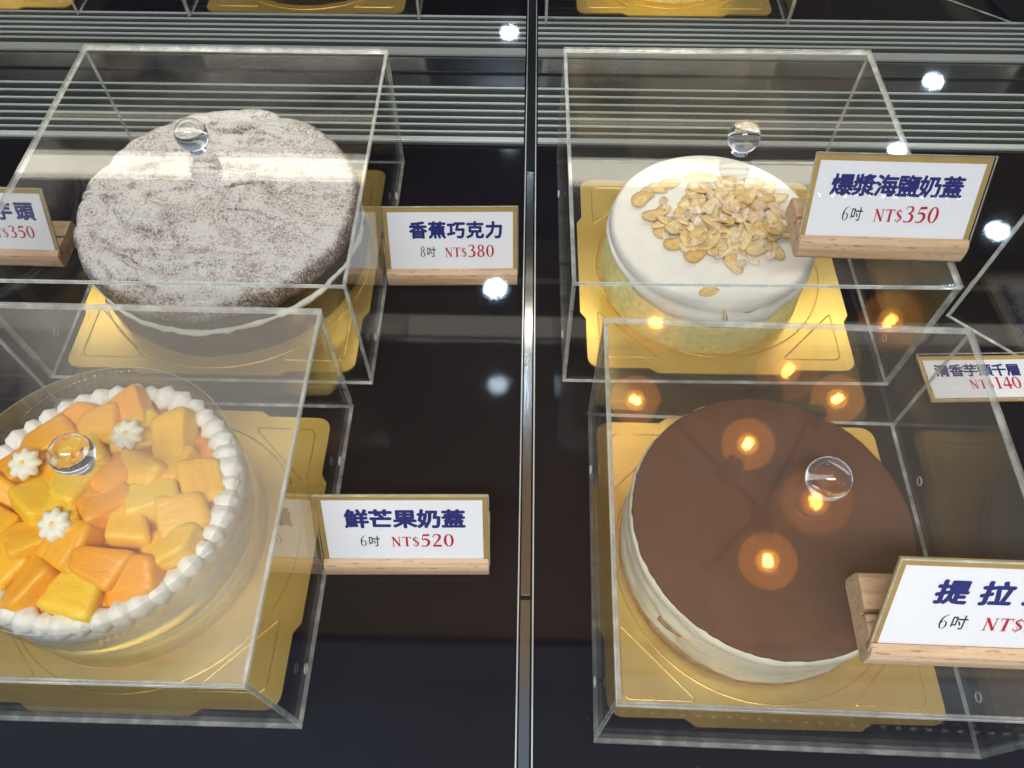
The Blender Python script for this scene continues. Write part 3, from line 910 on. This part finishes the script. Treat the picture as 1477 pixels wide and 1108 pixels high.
# ------------------------------------------------------------------ price signs
def sign(label, x, y, z, rz, title, pitch, size, inch, price, W_=97, ctr=0, tx=None, base=True, lean=27, L=51):
    """x, y: world mm of the middle of the front foot edge"""
    t = thing('price_sign', label, 'price sign', (x, y, z), rz, 'price signs beside the cakes')
    if base:
        bm = bmesh.new()
        # cross-section (depth, height), front lip rounded, groove for the card, a second groove behind
        prof = [(0, 2.5), (.8, .8), (2.5, 0), (34, 0), (36.2, 1), (37, 3), (36.2, 11), (35, 12.8), (33, 13.4), (19.5, 13.0), (19.5, 8), (17.3, 8), (17.3, 12.8),
                (8.6, 12.4), (7.0, 7), (4.2, 7), (5.4, 12.2), (3.2, 11.8), (1.2, 10.2), (.2, 7.5)]
        a = [bm.verts.new((-W_ / 2, d, h)) for d, h in prof]; b = [bm.verts.new((W_ / 2, d, h)) for d, h in prof]
        bm.faces.new(a); bm.faces.new(b[::-1])
        for i in range(len(prof)): bm.faces.new((a[i], a[(i + 1) % len(prof)], b[(i + 1) % len(prof)], b[i]))
        bmesh.ops.bevel(bm, geom=[e for e in bm.edges if abs(e.verts[0].co.x - e.verts[1].co.x) < .01], offset=.4, segments=1, affect='EDGES')
        obj('wooden_base', bm, M['wood'], t, (0, 0, .1)).scale = (1, 1, 1.2)
        piv = (0, 5.3, 9.6); rot = (R(90 - lean), 0, 0)
    else:
        piv = (0, 0, .6); rot = (R(2), 0, 0)
    off = 0 if base else 0
    hw = W_ / 2
    bm = bmesh.new(); box(bm, -hw, hw, 0, L, 0, 1.0)
    card = obj('gold_card', bm, M['gold_print'], t, piv, rot)
    bm = bmesh.new(); m_ = 3.2
    box(bm, -hw + m_, hw - m_, 0.2 if base else 3, L - 3.6, 1.05, 1.2); obj('white_panel', bm, M['card'], card)
    obj('clear_sleeve', slab(-hw - .6, hw + .6, .3, L + 1.2, 1.9, 3.3, 2, .3), [M['sleeve'], M['edge']], card)
    top_y = L * .655
    w = len(title) * pitch
    tx0 = (ctr - w / 2) if tx is None else tx
    cjk('title_print', title, tx0, top_y, size, pitch, M['navy'], card, .041 if len(title) < 6 else .034, z=1.3)
    py = L * .265
    if inch:
        serif('size_print', inch, -27 + ctr, py, 8.6, M['ink'], card, .62, .85, 1.3)
        cjk('size_print', '吋', -22.6 + ctr, py + 3.6, 8.6, 7.5, M['ink'], card, .01, .8, 1.3)
    e = serif('price_print', 'NT$', -9 + ctr, py, 7.4, M['red'], card, 1, 1.05, 1.3)
    serif('price_print', price, e + .3, py - .2, 9.8, M['red'], card, 1.05, 1.16, 1.3)
    return t
sign('price sign for the 8 inch banana chocolate cake, NT$380, beside the powdered cake', -44.5, 376, 0, R(.4), '香蕉巧克力', 13.8, 13.2, '8', '380', ctr=4)
sign('price sign reading NT$520 beside the mango cake', -62, 152, 0, R(0), '鮮芒果奶蓋', 13.8, 14.0, '6', '520', ctr=1)
sign('price sign reading NT$350 standing on the cover of the almond cake', 215, 306, 107.2, R(-2.2), '爆漿海鹽奶蓋', 12.2, 12.8, '6', '350')
sign('price sign for tiramisu standing on the cover of the cocoa dusted cake', 198, 75, 107.2, R(-2.2), '提拉米蘇', 17.5, 13.5, '6', '520', ctr=3)
sign('price sign reading NT$350 cut off by the left edge, left of the powdered cake', -392, 396, 0, R(-2), '清香芋頭', 16.5, 14.5, '6', '350', ctr=6)
sign('price sign lying flat at the right edge, reading NT$140', 334, 274, 0, R(1), '清香芋頭千層', 10.0, 10.4, '', '140', base=False, L=37, W_=95, ctr=-8)

# ------------------------------------------------------------------ lamps of the shop, seen in the counter glass
def spot(label, x, y, z):
    t = thing('ceiling_spot', label, 'spotlight', (x, y, z), 0, 'spotlights above the counter')
    bm = bmesh.new(); lathe(bm, [(40, 2), (44, 0), (44, 60), (30, 99)], 32); obj('housing', bm, M['housing'], t, smooth=False)
    bm = bmesh.new(); lathe(bm, [(9.5, -1.0), (9.5, -.2)], 16)
    o = obj('lens', bm, M['spot_led'], t)
    bm = bmesh.new(); lathe(bm, [(37, .2), (37, 1.5)], 32); obj('diffuser', bm, M['spot_glow'], t)
    for k in range(6):
        a = k * math.pi / 3 + .3
        link('lens', o.data, t, (23 * math.cos(a), 23 * math.sin(a), 0))
spot('spotlight reflected above the joint strip near the top of the picture', -10, 2690, 1800)
spot('spotlight reflected left of the joint strip near the middle', -48, 1441, 1800)
spot('spotlight reflected at the right edge of the picture', 1488, 1668, 1800)
spot('spotlight reflected in the grille at the upper right', 1507, 2396, 1800)

def chandelier():
    DA = 1279.0; zc = 1343.0
    t = thing('chandelier', 'black rod chandelier with four amber glass globe bulbs reflected over the cocoa cake', 'chandelier', (.426 * DA, .444 * DA + 130, zc))
    base = Vector((.426 * DA, .444 * DA + 130, zc))
    def at(sx, sy, dz=0): return Vector((sx * DA, sy * DA, zc + dz)) - base
    def slope(u, v):
        th = R(32.7); f = 1109
        d = Vector((u - 738.5, math.sin(th) * f + math.cos(th) * (554 - v), -math.cos(th) * f + math.sin(th) * (554 - v)))
        return d.x / -d.z, d.y / -d.z
    nodes = {'a': at(*slope(1003, 493)), 'b': at(*slope(1238, 496)), 'c': at(*slope(1162, 645)), 'd': at(*slope(1100, 588))}
    bulbs = (('a', (945, 468)), ('b', (1282, 466)), ('c', (1175, 725)), ('d', (1135, 537)))
    for p, q in (('a', 'c'), ('b', 'c')):
        bm = bmesh.new(); tube(bm, [nodes[p], nodes[q]], 7, 10); obj('rod', bm, M['housing'], t, smooth=True)
    bm = bmesh.new(); tube(bm, [nodes['c'], nodes['c'] + Vector((0, 60, 555))], 6, 10); obj('stem', bm, M['housing'], t, smooth=True)
    for k, uv in bulbs:
        c = at(*slope(*uv)); n0 = nodes[k]
        ax = (c - n0).normalized()
        bm = bmesh.new(); tube(bm, [n0 - ax * 12, n0 + ax * 8, c - ax * 56], [24, 26, 20], 14); obj('socket', bm, M['housing'], t, smooth=True)
        bm = bmesh.new(); bmesh.ops.create_uvsphere(bm, u_segments=16, v_segments=10, radius=24)
        obj('glow_core', bm, M['inner_glow'], t, c, smooth=True)
        bm = bmesh.new(); bmesh.ops.create_uvsphere(bm, u_segments=32, v_segments=20, radius=60)
        g = obj('glass_globe', bm, M['amber'], t, c, smooth=True)
        u = ax.cross(Vector((0, 0, 1))).normalized()
        for s in (-1, 0, 1):
            bm = bmesh.new(); tube(bm, [u * 5.5 * s - ax * (14 - 3 * abs(s)), u * 6.5 * s + ax * (14 - 3 * abs(s))], 2.6, 8); obj('filament', bm, M['filament'], g, smooth=True)
chandelier()
